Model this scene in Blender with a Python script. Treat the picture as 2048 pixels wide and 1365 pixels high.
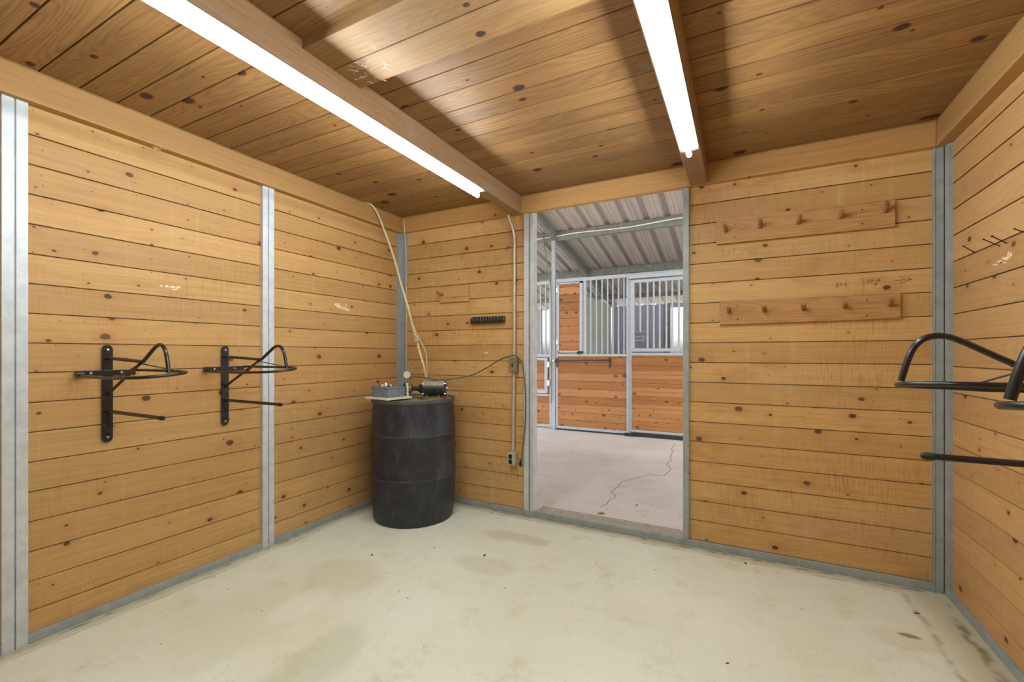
import bpy, bmesh, math, random
from mathutils import Vector, Matrix
random.seed(7)
PI = math.pi
for o in list(bpy.data.objects): bpy.data.objects.remove(o)
S = bpy.context.scene
C = S.collection

# ------------------------------------------------------------------ camera, sky, exposure
F_PX, HOR_Y, EYE = 886.0, 708.0, 1.22
YAW = math.atan2(460, 886)
cd = bpy.data.cameras.new('camera'); cam = bpy.data.objects.new('camera', cd); C.objects.link(cam)
cam.location = (0, 0, EYE); cam.rotation_euler = (PI/2, 0, YAW)
cd.sensor_width = 36; cd.lens = F_PX/2048*36; cd.shift_y = (HOR_Y-682.5)/2048; cd.clip_start = 0.02
S.camera = cam
w = bpy.data.worlds.new('sky'); S.world = w; w.use_nodes = True
wn = w.node_tree.nodes; bgn = wn['Background']
sky = wn.new('ShaderNodeTexSky'); sky.sky_type = 'NISHITA'; sky.sun_disc = False
sky.sun_elevation = math.radians(50); sky.sun_rotation = math.radians(150); sky.dust_density = 4.0; sky.air_density = 1.0
hs = wn.new('ShaderNodeHueSaturation'); hs.inputs['Saturation'].default_value = 0.25
w.node_tree.links.new(sky.outputs[0], hs.inputs['Color']); w.node_tree.links.new(hs.outputs[0], bgn.inputs[0])
bgn.inputs[1].default_value = 0.74
S.view_settings.view_transform = 'Standard'; S.view_settings.look = 'None'
S.view_settings.exposure = 0.12; S.view_settings.gamma = 1.0; S.view_settings.use_curve_mapping = False
TUBE_STRENGTH = 92.0

# ------------------------------------------------------------------ surveying: a pixel of the photo on a known wall plane -> point
FW = (-math.sin(YAW), math.cos(YAW)); RT = (math.cos(YAW), math.sin(YAW))
def ray(x, y):
    return (FW[0]*F_PX+RT[0]*(x-1024), FW[1]*F_PX+RT[1]*(x-1024), HOR_Y-y)
def on_back(x, y, Y): r = ray(x, y); k = Y/r[1]; return Vector((r[0]*k, Y, EYE+r[2]*k))
def on_side(x, y, X): r = ray(x, y); k = X/r[0]; return Vector((X, r[1]*k, EYE+r[2]*k))
def on_level(x, y, Z): r = ray(x, y); k = (Z-EYE)/r[2]; return Vector((r[0]*k, r[1]*k, Z))
def at_depth(x, y, d): r = ray(x, y); k = d/F_PX; return Vector((r[0]*k, r[1]*k, EYE+r[2]*k))

# ------------------------------------------------------------------ materials
def lin(c):
    return tuple(((v/255)/12.92 if v/255 <= .04045 else ((v/255+.055)/1.055)**2.4) for v in c)+(1,)
class N:
    def __init__(s, name):
        s.m = bpy.data.materials.new(name); s.m.use_nodes = True
        s.t = s.m.node_tree; s.b = s.t.nodes['Principled BSDF']
    def n(s, kind, **kw):
        nd = s.t.nodes.new('ShaderNode'+kind)
        for k, v in kw.items(): setattr(nd, k, v)
        return nd
    def l(s, a, b): s.t.links.new(a, b)
    def val(s, sock, v):
        if isinstance(v, (int, float, tuple)): sock.default_value = v
        else: s.l(v, sock)
    def math(s, op, a, b=0.0, c=0.0, clamp=False):
        nd = s.n('Math', operation=op); nd.use_clamp = clamp
        s.val(nd.inputs[0], a); s.val(nd.inputs[1], b); s.val(nd.inputs[2], c); return nd.outputs[0]
    def obj(s):
        tc = s.n('TexCoord'); sp = s.n('SeparateXYZ'); s.l(tc.outputs['Object'], sp.inputs[0])
        return tc.outputs['Object'], sp.outputs
    def vec(s, x, y, z=0.0):
        nd = s.n('CombineXYZ'); s.val(nd.inputs[0], x); s.val(nd.inputs[1], y); s.val(nd.inputs[2], z); return nd.outputs[0]
    def noise(s, v, scale=1.0, detail=2.0, rough=.5, dim='3D'):
        nd = s.n('TexNoise', noise_dimensions=dim); s.l(v, nd.inputs['Vector'])
        nd.inputs['Scale'].default_value = scale; nd.inputs['Detail'].default_value = detail; nd.inputs['Roughness'].default_value = rough
        return nd.outputs['Fac']
    def ramp(s, f, a, b, lo=0.0, hi=1.0):
        nd = s.n('MapRange', interpolation_type='SMOOTHSTEP'); s.val(nd.inputs['Value'], f)
        nd.inputs['From Min'].default_value = a; nd.inputs['From Max'].default_value = b
        nd.inputs['To Min'].default_value = lo; nd.inputs['To Max'].default_value = hi; return nd.outputs['Result']
    def mix(s, f, a, b, mode='MIX'):
        nd = s.n('Mix', data_type='RGBA', blend_type=mode)
        s.val(nd.inputs['Factor'], f); s.val(nd.inputs['A'] if False else nd.inputs[6], a); s.val(nd.inputs[7], b); return nd.outputs[2]
    def bump(s, h, strength=.3, dist=.002):
        nd = s.n('Bump'); s.l(h, nd.inputs['Height']); nd.inputs['Strength'].default_value = strength; nd.inputs['Distance'].default_value = dist
        s.l(nd.outputs[0], s.b.inputs['Normal'])

def wood(name, la, wa, pitch, off, ca, cb, knots=.5, knot_col=(64, 44, 28), cell=.2, grain=.35, figure=.25, drip=.0, grey=.0, rough=.55, seed=0.0, ksize=.011, dark=.0, m_pin=.045):
    m = N(name); oc, xyz = m.obj(); L = xyz[la]; W = xyz[wa]
    idx = m.math('FLOOR', m.math('DIVIDE', m.math('SUBTRACT', W, off), pitch))
    wn_ = m.n('TexWhiteNoise', noise_dimensions='1D'); m.l(m.math('ADD', idx, seed+.37), wn_.inputs['W'])
    sp = m.n('SeparateColor'); m.l(wn_.outputs['Color'], sp.inputs[0]); r, g, b = sp.outputs
    L2 = m.math('MULTIPLY_ADD', r, 41.0, L)
    # knots
    cw = pitch*.8
    vo = m.n('TexVoronoi', voronoi_dimensions='2D', feature='F1'); vo.inputs['Scale'].default_value = 1.0; vo.inputs['Randomness'].default_value = .9
    m.l(m.vec(m.math('DIVIDE', L2, cell), m.math('ADD', m.math('DIVIDE', W, cw), seed)), vo.inputs['Vector'])
    ps = m.n('SeparateXYZ'); m.l(vo.outputs['Position'], ps.inputs[0])
    dx = m.math('MULTIPLY', m.math('SUBTRACT', m.math('DIVIDE', L2, cell), ps.outputs[0]), cell*.72)
    dy = m.math('MULTIPLY', m.math('SUBTRACT', m.math('ADD', m.math('DIVIDE', W, cw), seed), ps.outputs[1]), cw)
    wob = m.noise(oc, 60, 1)
    dist = m.math('ADD', m.math('SQRT', m.math('ADD', m.math('MULTIPLY', dx, dx), m.math('MULTIPLY', dy, dy))), m.math('MULTIPLY', m.math('SUBTRACT', wob, .5), .006))
    vc = m.n('SeparateColor'); m.l(vo.outputs['Color'], vc.inputs[0])
    on = m.math('LESS_THAN', vc.outputs[0], knots)
    size = m.math('MULTIPLY', m.math('MULTIPLY_ADD', m.math('POWER', vc.outputs[1], 3.0), 1.0, .24), ksize)
    kn = m.math('MULTIPLY', on, m.math('SUBTRACT', 1.0, m.math('SMOOTH_MAX', 0.0, m.math('MINIMUM', 1.0, m.math('DIVIDE', m.math('MAXIMUM', m.math('SUBTRACT', dist, m.math('MULTIPLY', size, .75)), 0.0), m.math('MULTIPLY', size, .5))), .1)), clamp=True)
    halo = m.math('MULTIPLY', on, m.math('POWER', 2.718, m.math('MULTIPLY', m.math('DIVIDE', dist, m.math('MULTIPLY', size, 3.2)), -1.6)))
    # grain
    warp = m.math('MULTIPLY', m.math('SUBTRACT', m.noise(m.vec(m.math('MULTIPLY', L2, 1.3), m.math('MULTIPLY', W, 4.0), seed), 1.0, 1), .5), .06)
    defl = m.math('MULTIPLY', m.math('MULTIPLY', m.math('SIGN', dy), halo), .006)
    G = m.math('ADD', m.math('ADD', W, warp), defl)
    g1 = m.noise(m.vec(m.math('MULTIPLY', L2, 1.6), m.math('MULTIPLY', G, 75.0), r), 1.0, 3, .6)
    g2 = m.noise(m.vec(m.math('MULTIPLY', L2, 9.0), m.math('MULTIPLY', G, 420.0), g), 1.0, 2)
    fld = m.noise(m.vec(m.math('MULTIPLY', L2, .9), m.math('MULTIPLY', m.math('ADD', W, defl), 6.0), m.math('MULTIPLY', r, 20.0)), 1.0, 1, .4)
    fig = m.math('POWER', m.math('ABSOLUTE', m.math('SINE', m.math('MULTIPLY', fld, 75.0))), 1.6)
    base = m.mix(m.math('MULTIPLY_ADD', g, .7, m.math('MULTIPLY', m.noise(oc, .9, 2), .3)), lin(ca), lin(cb))
    dk = m.math('ADD', m.math('MULTIPLY', m.ramp(g1, .35, .75), grain), m.math('MULTIPLY', m.math('SUBTRACT', 1.0, fig), figure))
    dk = m.math('ADD', dk, m.math('MULTIPLY', m.ramp(g2, .45, .8), grain*.35), clamp=True)
    deep = tuple(v*.52 for v in ca[:1])+(ca[1]*.42, ca[2]*.32)
    col = m.mix(dk, base, lin(deep))
    col = m.mix(m.math('MULTIPLY', b, .28), col, lin(tuple(v*.6 for v in ca)))
    if dark > 0:   # dark mineral streaks with a shape of their own
        st = m.noise(m.vec(m.math('MULTIPLY', L2, 1.4), m.math('MULTIPLY', W, 16.0), m.math('MULTIPLY', b, 9.0)), 1.0, 4, .6)
        col = m.mix(m.math('MULTIPLY', m.ramp(st, .62, .78), dark), col, lin((78, 55, 45)))
    if drip > 0:
        saw = m.noise(m.vec(m.math('MULTIPLY', L, 130.0), m.math('MULTIPLY', W, 9.0), 3.1), 1.0, 2)
        big = m.noise(m.vec(m.math('MULTIPLY', L, 1.7), m.math('MULTIPLY', W, 2.6), 7.7), 1.0, 3)
        d1 = m.math('MULTIPLY', m.ramp(saw, .42, .8), m.ramp(big, .42, .68))
        col = m.mix(m.math('MULTIPLY', d1, drip), col, lin((140, 82, 38)))
        d2 = m.noise(m.vec(m.math('MULTIPLY', L, 26.0), m.math('MULTIPLY', W, 1.1), 1.7), 1.0, 3)
        col = m.mix(m.math('MULTIPLY', m.math('MULTIPLY', m.ramp(d2, .52, .85), m.ramp(big, .4, .62, 1.0, 0.0)), drip*.7), col, lin((230, 196, 146)))
        lb = m.noise(m.vec(m.math('MULTIPLY', L, 2.3), m.math('MULTIPLY', W, 3.3), 11.2), 1.0, 4, .65)
        col = m.mix(m.math('MULTIPLY', m.ramp(lb, .52, .8), drip*.9), col, lin((150, 92, 48)))
        sp_ = m.noise(m.vec(m.math('MULTIPLY', L, 60.0), m.math('MULTIPLY', W, 60.0), 5.0), 1.0, 2)
        col = m.mix(m.math('MULTIPLY', m.ramp(sp_, .72, .78), m.math('MULTIPLY', m.ramp(big, .5, .7), .6)), col, lin((80, 50, 32)))
    if grey > 0:
        gn = m.noise(m.vec(m.math('MULTIPLY', L, 3.0), m.math('MULTIPLY', W, 9.0), 2.0), 1.0, 4, .7)
        col = m.mix(m.math('MULTIPLY', m.ramp(gn, .5, .7), grey), col, lin((150, 140, 125)))
    col = m.mix(m.math('MULTIPLY', halo, .55), col, lin((168, 100, 52)))
    kcol = m.mix(vc.outputs[2], lin(knot_col), lin(tuple(v*1.5+6 for v in knot_col)))
    inner = m.ramp(m.math('DIVIDE', dist, m.math('MAXIMUM', size, .0005)), .1, .6, .5, 0.0)
    kcol = m.mix(inner, kcol, lin(tuple(v*1.6+14 for v in knot_col)))
    col = m.mix(kn, col, kcol)
    v2 = m.n('TexVoronoi', voronoi_dimensions='2D', feature='F1'); v2.inputs['Scale'].default_value = 1.0
    m.l(m.vec(m.math('DIVIDE', L2, .085), m.math('DIVIDE', W, .07)), v2.inputs['Vector'])
    c2_ = m.n('SeparateColor'); m.l(v2.outputs['Color'], c2_.inputs[0])
    # groove shade painted into the colour along the board joints
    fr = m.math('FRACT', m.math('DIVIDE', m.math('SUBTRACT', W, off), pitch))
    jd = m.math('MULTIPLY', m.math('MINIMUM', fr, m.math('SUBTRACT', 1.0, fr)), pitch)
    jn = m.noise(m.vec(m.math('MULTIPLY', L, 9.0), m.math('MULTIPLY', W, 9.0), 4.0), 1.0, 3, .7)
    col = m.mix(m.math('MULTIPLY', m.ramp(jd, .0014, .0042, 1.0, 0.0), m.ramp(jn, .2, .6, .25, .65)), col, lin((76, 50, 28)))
    pin = m.math('MULTIPLY', m.math('LESS_THAN', c2_.outputs[0], .16), m.ramp(v2.outputs['Distance'], m_pin*.6, m_pin, .8, 0.0))
    col = m.mix(pin, col, lin((92, 62, 40)))
    m.l(col, m.b.inputs['Base Color']); m.b.inputs['Roughness'].default_value = rough
    m.b.inputs['Specular IOR Level'].default_value = .35
    m.bump(m.math('ADD', g1, m.math('MULTIPLY', kn, -.8)), .25, .0015)
    return m.m

def plain(name, c, rough=.5, metal=0.0, var=.12, scale=30.0, c2=None, bump=0.0, spec=.5):
    m = N(name); oc, xyz = m.obj()
    nz = m.noise(oc, scale, 4, .6)
    c2 = c2 or tuple(v*.75 for v in c)
    col = m.mix(m.math('MULTIPLY', m.ramp(nz, .35, .7), min(1, var*4)), lin(c), lin(c2))
    m.l(col, m.b.inputs['Base Color']); m.b.inputs['Roughness'].default_value = rough; m.b.inputs['Metallic'].default_value = metal
    m.b.inputs['Specular IOR Level'].default_value = spec
    if bump: m.bump(nz, bump, .002)
    return m.m

def galv(name, c=(176, 184, 186), c2=(128, 138, 142), metal=.45, rough=.42):
    m = N(name); oc, xyz = m.obj()
    a = m.noise(oc, 14, 5, .65)
    vo = m.n('TexVoronoi'); m.l(oc, vo.inputs['Vector']); vo.inputs['Scale'].default_value = 90
    sp = m.n('SeparateColor'); m.l(vo.outputs['Color'], sp.inputs[0])
    f = m.math('ADD', m.math('MULTIPLY', m.ramp(a, .35, .7), .75), m.math('MULTIPLY', sp.outputs[0], .25))
    st = m.noise(m.vec(m.math('MULTIPLY', xyz[0], 50), m.math('MULTIPLY', xyz[1], 50), m.math('MULTIPLY', xyz[2], 1.5)), 1.0, 3)
    col = m.mix(f, lin(c), lin(c2))
    col = m.mix(m.math('MULTIPLY', m.ramp(st, .6, .8), .35), col, lin((208, 206, 190)))
    m.l(col, m.b.inputs['Base Color']); m.b.inputs['Roughness'].default_value = rough; m.b.inputs['Metallic'].default_value = metal
    return m.m

WALL_A, WALL_B = (192, 147, 90), (212, 172, 112)
M = {}
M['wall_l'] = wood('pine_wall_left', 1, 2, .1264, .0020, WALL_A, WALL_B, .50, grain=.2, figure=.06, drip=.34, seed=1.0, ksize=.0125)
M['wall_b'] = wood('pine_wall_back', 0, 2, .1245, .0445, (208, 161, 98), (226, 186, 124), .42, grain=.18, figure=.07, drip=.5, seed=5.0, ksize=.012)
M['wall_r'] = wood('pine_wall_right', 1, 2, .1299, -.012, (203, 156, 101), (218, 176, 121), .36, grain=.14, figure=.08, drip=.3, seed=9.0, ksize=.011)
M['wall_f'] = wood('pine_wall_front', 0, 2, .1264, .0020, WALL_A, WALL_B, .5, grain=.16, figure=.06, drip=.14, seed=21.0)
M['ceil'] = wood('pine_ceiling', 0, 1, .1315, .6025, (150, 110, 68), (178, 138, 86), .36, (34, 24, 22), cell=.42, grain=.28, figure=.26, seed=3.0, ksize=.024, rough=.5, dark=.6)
M['cross'] = wood('pine_crosspiece', 0, 1, .145, 1.11, (166, 128, 82), (182, 146, 98), .3, (40, 30, 28), cell=.4, grain=.22, figure=.14, seed=14.0, ksize=.02, grey=.3, dark=.4)
M['header_y'] = wood('pine_header_side', 1, 2, .5, -.1, (196, 152, 94), (196, 152, 94), .35, cell=.3, grain=.16, figure=.05, seed=31.0, ksize=.012)
M['header_x'] = wood('pine_header_back', 0, 2, .5, -.1, (204, 158, 98), (204, 158, 98), .3, cell=.25, grain=.2, figure=.06, seed=37.0, ksize=.010)
M['beam'] = wood('pine_beam', 1, 2, .5, -.1, (176, 138, 100), (176, 138, 100), .35, cell=.4, grain=.3, figure=.12, seed=41.0, grey=.75, ksize=.012)
M['pegboard'] = wood('pine_pegboard', 0, 2, .5, -.1, (200, 152, 96), (200, 152, 96), .4, cell=.35, grain=.28, figure=.18, seed=55.0, ksize=.012)
M['peg'] = plain('dowel_wood', (168, 118, 68), .6, c2=(124, 80, 44), var=.2)
M['stallwood'] = wood('stall_planks', 0, 2, .1245, .0445, (140, 88, 44), (184, 132, 80), .7, (74, 36, 18), cell=.17, grain=.3, figure=.12, seed=61.0, ksize=.024, dark=.45)
M['galv'] = galv('galvanised_steel', (208, 214, 218), (184, 192, 198), .15, .4); M['galv_dull'] = galv('dull_galvanised_steel', (166, 174, 174), (142, 152, 152), .15, .5)
M['galv_dark'] = galv('weathered_purlin_steel', (130, 134, 132), (104, 108, 108), .2, .6)
M['grey_paint'] = plain('grey_painted_steel', (158, 163, 170), .45, .1, .1, 18, (130, 135, 142))
M['black'] = plain('black_enamel', (26, 27, 30), .26, .0, .08, 40, (44, 42, 40), spec=.6)
M['screw'] = plain('zinc_screw', (210, 210, 205), .3, .8)
M['rubber'] = plain('black_plastic', (28, 28, 30), .6)
M['tube_body'] = plain('dusty_enamel', (112, 112, 98), .6, 0, .12, 60, (92, 90, 76))
M['conduit'] = plain('conduit_metal', (196, 196, 184), .4, .3, .12, 25, (160, 158, 146))
M['box'] = plain('metal_box_grey', (190, 186, 168), .5, .2, .12, 30, (150, 146, 130))
M['box_old'] = plain('dusty_metal_box', (142, 132, 108), .55, .2, .15, 40, (108, 98, 78))
M['dark'] = plain('dark_hole', (22, 22, 24), .7)
M['rope'] = plain('cream_cord', (222, 208, 168), .8, 0, .15, 60, (180, 160, 116))
M['cord'] = plain('grey_cord', (84, 78, 68), .6)
M['pump_box'] = plain('blue_grey_box', (122, 132, 146), .5, 0, .15, 40, (92, 98, 108))
M['white_board'] = plain('white_board', (226, 220, 198), .6, 0, .1, 30, (196, 188, 160))
M['brass'] = plain('tarnished_brass', (150, 140, 92), .45, .5, .2, 60, (84, 78, 50))
M['iron'] = plain('dark_iron', (58, 54, 48), .5, .4, .2, 50, (34, 32, 30))
M['gauge'] = plain('gauge_face', (206, 204, 194), .25, 0, .1, 30, (176, 172, 160))
M['white_pipe'] = plain('white_plastic_pipe', (232, 230, 224), .5)
M['green_hose'] = plain('green_hose', (112, 120, 92), .6)
M['pencil'] = plain('pencil_mark', (104, 66, 34), .9)
M['web'] = plain('cobweb', (214, 208, 198), .9)
M['straw'] = plain('straw', (196, 170, 108), .9)
M['leaf'] = plain('dry_leaf', (140, 110, 60), .8, 0, .2, 80, (96, 72, 40))
M['scuff'] = plain('plaster_scuff', (236, 222, 192), .9, 0, .25, 90, (206, 176, 130))
M['crack'] = plain('crack_shadow', (140, 132, 124), .95)
M['panel_green'] = plain('grey_green_panel', (182, 186, 174), .6, 0, .1, 3, (160, 164, 154))
M['panel_blue'] = plain('blue_grey_sheet', (160, 166, 182), .55, 0, .1, 3, (140, 146, 162))
M['ground'] = plain('pale_ground', (196, 188, 164), .9, 0, .2, 2, (160, 160, 124))
M['stone'] = plain('gravel_sill', (186, 178, 160), .95, 0, .25, 120, (126, 116, 102), bump=.6)

def roofmat():
    m = N('painted_roof_sheet'); oc, xyz = m.obj()
    a = m.noise(m.vec(m.math('MULTIPLY', xyz[0], 9), m.math('MULTIPLY', xyz[1], .7), 0.0), 1.0, 3)
    col = m.mix(m.ramp(a, .3, .7), lin((188, 180, 176)), lin((174, 165, 161)))
    m.l(col, m.b.inputs['Base Color']); m.b.inputs['Roughness'].default_value = .5; return m.m
M['roof'] = roofmat()

def drum_mat():
    m = N('black_drum_plastic'); oc, xyz = m.obj()
    a = m.noise(oc, 7, 6, .7); st = m.noise(m.vec(m.math('MULTIPLY', xyz[0], 16), m.math('MULTIPLY', xyz[1], 16), m.math('MULTIPLY', xyz[2], 4)), 1.0, 6, .75)
    col = m.mix(m.ramp(a, .35, .7), lin((28, 32, 42)), lin((46, 50, 58)))
    col = m.mix(m.math('MULTIPLY', m.ramp(st, .48, .74), .55), col, lin((92, 88, 80)))
    sp = m.noise(oc, 150, 2)
    col = m.mix(m.math('MULTIPLY', m.ramp(sp, .7, .76), .5), col, lin((150, 146, 132)))
    m.l(col, m.b.inputs['Base Color']); m.l(m.ramp(st, .4, .7, .42, .62), m.b.inputs['Roughness']); m.bump(st, .15, .003); return m.m
M['drum'] = drum_mat()
M['drum_rim'] = plain('dusty_drum_rim', (74, 76, 78), .6, 0, .2, 20, (52, 54, 58))
M['drum_line'] = plain('scuffed_mould_line', (120, 118, 112), .6, 0, .3, 14, (70, 70, 70))
M['drum_dust'] = plain('dusty_drum_top', (150, 138, 110), .8, 0, .25, 22, (96, 90, 76))
M['motor'] = plain('motor_enamel', (44, 48, 56), .35, .2, .15, 30, (70, 72, 74))
M['motor_dust'] = plain('dusty_motor_top', (168, 160, 132), .8, 0, .2, 40, (120, 116, 100))

def concrete(name, c1, c2, c3, room=True):
    m = N(name); oc, xyz = m.obj()
    a = m.noise(oc, 1.3, 6, .62); b = m.noise(oc, 5.5, 8, .7); f = m.noise(oc, 90, 3, .7)
    col = m.mix(m.ramp(a, .35, .68), lin(c1), lin(c2))
    col = m.mix(m.math('MULTIPLY', m.ramp(b, .5, .74), .7), col, lin(c3))
    col = m.mix(m.math('MULTIPLY', m.ramp(f, .56, .72), .34 if room else .5), col, lin(tuple(v*.72 for v in c3)))
    pt = m.noise(oc, 26, 2)
    col = m.mix(m.math('MULTIPLY', m.ramp(pt, .735, .77), .7), col, lin((112, 98, 70)))
    if room:
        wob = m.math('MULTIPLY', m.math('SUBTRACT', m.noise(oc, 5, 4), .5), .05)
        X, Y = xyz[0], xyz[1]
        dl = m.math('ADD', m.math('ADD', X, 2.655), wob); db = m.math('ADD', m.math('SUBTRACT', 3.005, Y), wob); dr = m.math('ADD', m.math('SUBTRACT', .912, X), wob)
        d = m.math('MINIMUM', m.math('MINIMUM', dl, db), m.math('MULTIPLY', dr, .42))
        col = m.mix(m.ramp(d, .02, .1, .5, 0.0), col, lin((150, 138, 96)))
        dl2 = m.math('MULTIPLY', m.ramp(m.math('ABSOLUTE', m.math('SUBTRACT', d, .018)), .002, .014, 1.0, 0.0), m.ramp(m.noise(oc, 11, 4), .42, .62))  # ragged dark line along the rails: dirt plus their shadow gap, painted in
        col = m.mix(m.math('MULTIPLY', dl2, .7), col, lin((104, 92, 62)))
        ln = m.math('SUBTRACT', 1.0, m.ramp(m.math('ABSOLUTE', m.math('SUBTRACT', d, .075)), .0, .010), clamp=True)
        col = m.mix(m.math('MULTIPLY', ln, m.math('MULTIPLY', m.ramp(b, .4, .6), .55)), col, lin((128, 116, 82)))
        def blot(x, y, rx, ry, k, cc, rim=False):
            nonlocal col
            ex = m.math('DIVIDE', m.math('SUBTRACT', X, x), rx); ey = m.math('DIVIDE', m.math('SUBTRACT', Y, y), ry)
            e = m.math('ADD', m.math('SQRT', m.math('ADD', m.math('MULTIPLY', ex, ex), m.math('MULTIPLY', ey, ey))), m.math('MULTIPLY', m.math('SUBTRACT', m.noise(oc, 4, 4), .5), .9))
            col = m.mix(m.ramp(e, .55, 1.0, k, 0.0), col, lin(cc))
        blot(-1.95, 1.72, .32, .26, .32, (196, 188, 150))
        blot(-2.05, 1.25, .3, .5, .22, (200, 198, 164))
        blot(-1.35, 2.62, .28, .10, .4, (186, 178, 150))
        blot(-1.3, 2.2, .25, .12, .3, (188, 184, 158))
        blot(.64, 2.49, .05, .022, .8, (110, 96, 62))
        blot(.6, 2.45, .16, .10, .2, (190, 176, 134))
        blot(-1.5, 1.15, .16, .34, .4, (186, 190, 166)); blot(-1.9, 1.45, .12, .2, .5, (236, 236, 222)); blot(-.2, 2.3, .4, .2, .3, (238, 236, 222)); blot(-.3, 1.5, .5, .3, .25, (238, 236, 222))
        blot(-1.2, 1.0, .3, .12, .3, (172, 176, 146))
    m.l(col, m.b.inputs['Base Color']); m.b.inputs['Roughness'].default_value = .7; m.b.inputs['Specular IOR Level'].default_value = .3
    m.bump(m.math('ADD', m.math('MULTIPLY', f, .5), b), .2, .003); return m.m
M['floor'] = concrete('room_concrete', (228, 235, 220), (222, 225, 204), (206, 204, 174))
M['aisle'] = concrete('aisle_concrete', (212, 208, 204), (200, 196, 192), (180, 176, 172), False)

em = N('lit_tube'); em.b.inputs['Base Color'].default_value = (1, 1, 1, 1)
em.b.inputs['Emission Color'].default_value = (0.90, 0.97, 1.0, 1); em.b.inputs['Emission Strength'].default_value = TUBE_STRENGTH
M['lit'] = em.m

# ------------------------------------------------------------------ geometry helpers
def bm_(): return bmesh.new()
def box(bm, a, b, bevel=0.0):
    x0, y0, z0 = [min(a[i], b[i]) for i in range(3)]; x1, y1, z1 = [max(a[i], b[i]) for i in range(3)]
    v = [bm.verts.new(p) for p in ((x0, y0, z0), (x1, y0, z0), (x1, y1, z0), (x0, y1, z0), (x0, y0, z1), (x1, y0, z1), (x1, y1, z1), (x0, y1, z1))]
    fs = [bm.faces.new([v[i] for i in q]) for q in ((3, 2, 1, 0), (4, 5, 6, 7), (0, 1, 5, 4), (1, 2, 6, 5), (2, 3, 7, 6), (3, 0, 4, 7))]
    if bevel > 0:
        es = list({e for f in fs for e in f.edges}); bmesh.ops.bevel(bm, geom=es, offset=bevel, segments=2, affect='EDGES', profile=.5)
    return bm
def prism(bm, prof, axis, a, b):
    """closed 2D profile swept along an axis; profile axes are the other two in order"""
    def P(u, v, t):
        return {0: (t, u, v), 1: (u, t, v), 2: (u, v, t)}[axis]
    A = [bm.verts.new(P(u, v, a)) for u, v in prof]; B = [bm.verts.new(P(u, v, b)) for u, v in prof]
    n = len(prof)
    for i in range(n): bm.faces.new((A[i], A[(i+1) % n], B[(i+1) % n], B[i]))
    bm.faces.new(A[::-1]); bm.faces.new(B)
    bmesh.ops.recalc_face_normals(bm, faces=bm.faces[:]); return bm
def tube(bm, pts, r, seg=10, cap=True):
    pts = [Vector(p) for p in pts]; rings = []; up = None
    for i, p in enumerate(pts):
        t = (pts[min(i+1, len(pts)-1)]-pts[max(i-1, 0)]).normalized()
        if up is None:
            up = Vector((0, 0, 1)) if abs(t.z) < .9 else Vector((1, 0, 0))
        up = (up-t*up.dot(t)).normalized(); sd = t.cross(up)
        rr = r[i] if isinstance(r, (list, tuple)) else r
        rings.append([bm.verts.new(p+up*math.cos(2*PI*k/seg)*rr+sd*math.sin(2*PI*k/seg)*rr) for k in range(seg)])
    for a, b in zip(rings, rings[1:]):
        for k in range(seg): bm.faces.new((a[k], a[(k+1) % seg], b[(k+1) % seg], b[k]))
    if cap: bm.faces.new(rings[0][::-1]); bm.faces.new(rings[-1])
    bmesh.ops.recalc_face_normals(bm, faces=bm.faces[:]); return bm
def lathe(bm, prof, c=(0, 0, 0), seg=64, axis='Z'):
    rings = []
    for r, h in prof:
        if r < 1e-6: rings.append([bm.verts.new(_ax((0, 0, h), axis, c))]); continue
        rings.append([bm.verts.new(_ax((r*math.cos(2*PI*k/seg), r*math.sin(2*PI*k/seg), h), axis, c)) for k in range(seg)])
    for a, b in zip(rings, rings[1:]):
        for k in range(seg):
            k2 = (k+1) % seg
            if len(a) == 1 and len(b) == 1: continue
            if len(a) == 1: bm.faces.new((a[0], b[k], b[k2]))
            elif len(b) == 1: bm.faces.new((a[k], a[k2], b[0]))
            else: bm.faces.new((a[k], a[k2], b[k2], b[k]))
    bmesh.ops.recalc_face_normals(bm, faces=bm.faces[:]); return bm
def _ax(p, axis, c):
    x, y, z = p
    q = {'Z': (x, y, z), 'X': (z, x, y), 'Y': (x, z, y)}[axis]
    return (q[0]+c[0], q[1]+c[1], q[2]+c[2])
def smooth_curve(pts, n=8):
    P = [Vector(p) for p in pts]; out = []
    for i in range(len(P)-1):
        p0 = P[max(i-1, 0)]; p1 = P[i]; p2 = P[i+1]; p3 = P[min(i+2, len(P)-1)]
        for k in range(n):
            t = k/n
            out.append(.5*((2*p1)+(p2-p0)*t+(2*p0-5*p1+4*p2-p3)*t*t+(3*p1-p0-3*p2+p3)*t**3))
    out.append(P[-1]); return out
def obj(name, bm, mat, parent=None, world=True, smooth=False, bevel=0.0):
    me = bpy.data.meshes.new(name)
    if parent is not None and world:
        loc = parent.location.copy()
        if parent.parent: loc += parent.parent.location
        bmesh.ops.translate(bm, verts=bm.verts[:], vec=-loc)
    bm.to_mesh(me); bm.free(); me.materials.append(mat)
    if smooth:
        me.polygons.foreach_set('use_smooth', [True]*len(me.polygons))
        try: me.set_sharp_from_angle(angle=math.radians(38))
        except Exception: pass
    o = bpy.data.objects.new(name, me); C.objects.link(o)
    if parent is not None: o.parent = parent
    if bevel:
        bv = o.modifiers.new('bevel', 'BEVEL'); bv.width = bevel; bv.segments = 2; bv.limit_method = 'ANGLE'
    return o
def thing(name, label, cat, loc=(0, 0, 0), rotz=0, group=None):
    o = bpy.data.objects.new(name, None); C.objects.link(o); o.empty_display_size = .05
    o.location = loc; o.rotation_euler = (0, 0, rotz); o['label'] = label; o['category'] = cat
    if group: o['group'] = group
    return o
def tag(o, label, cat, group=None, kind=None):
    o['label'] = label; o['category'] = cat
    if group: o['group'] = group
    if kind: o['kind'] = kind
    return o
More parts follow.
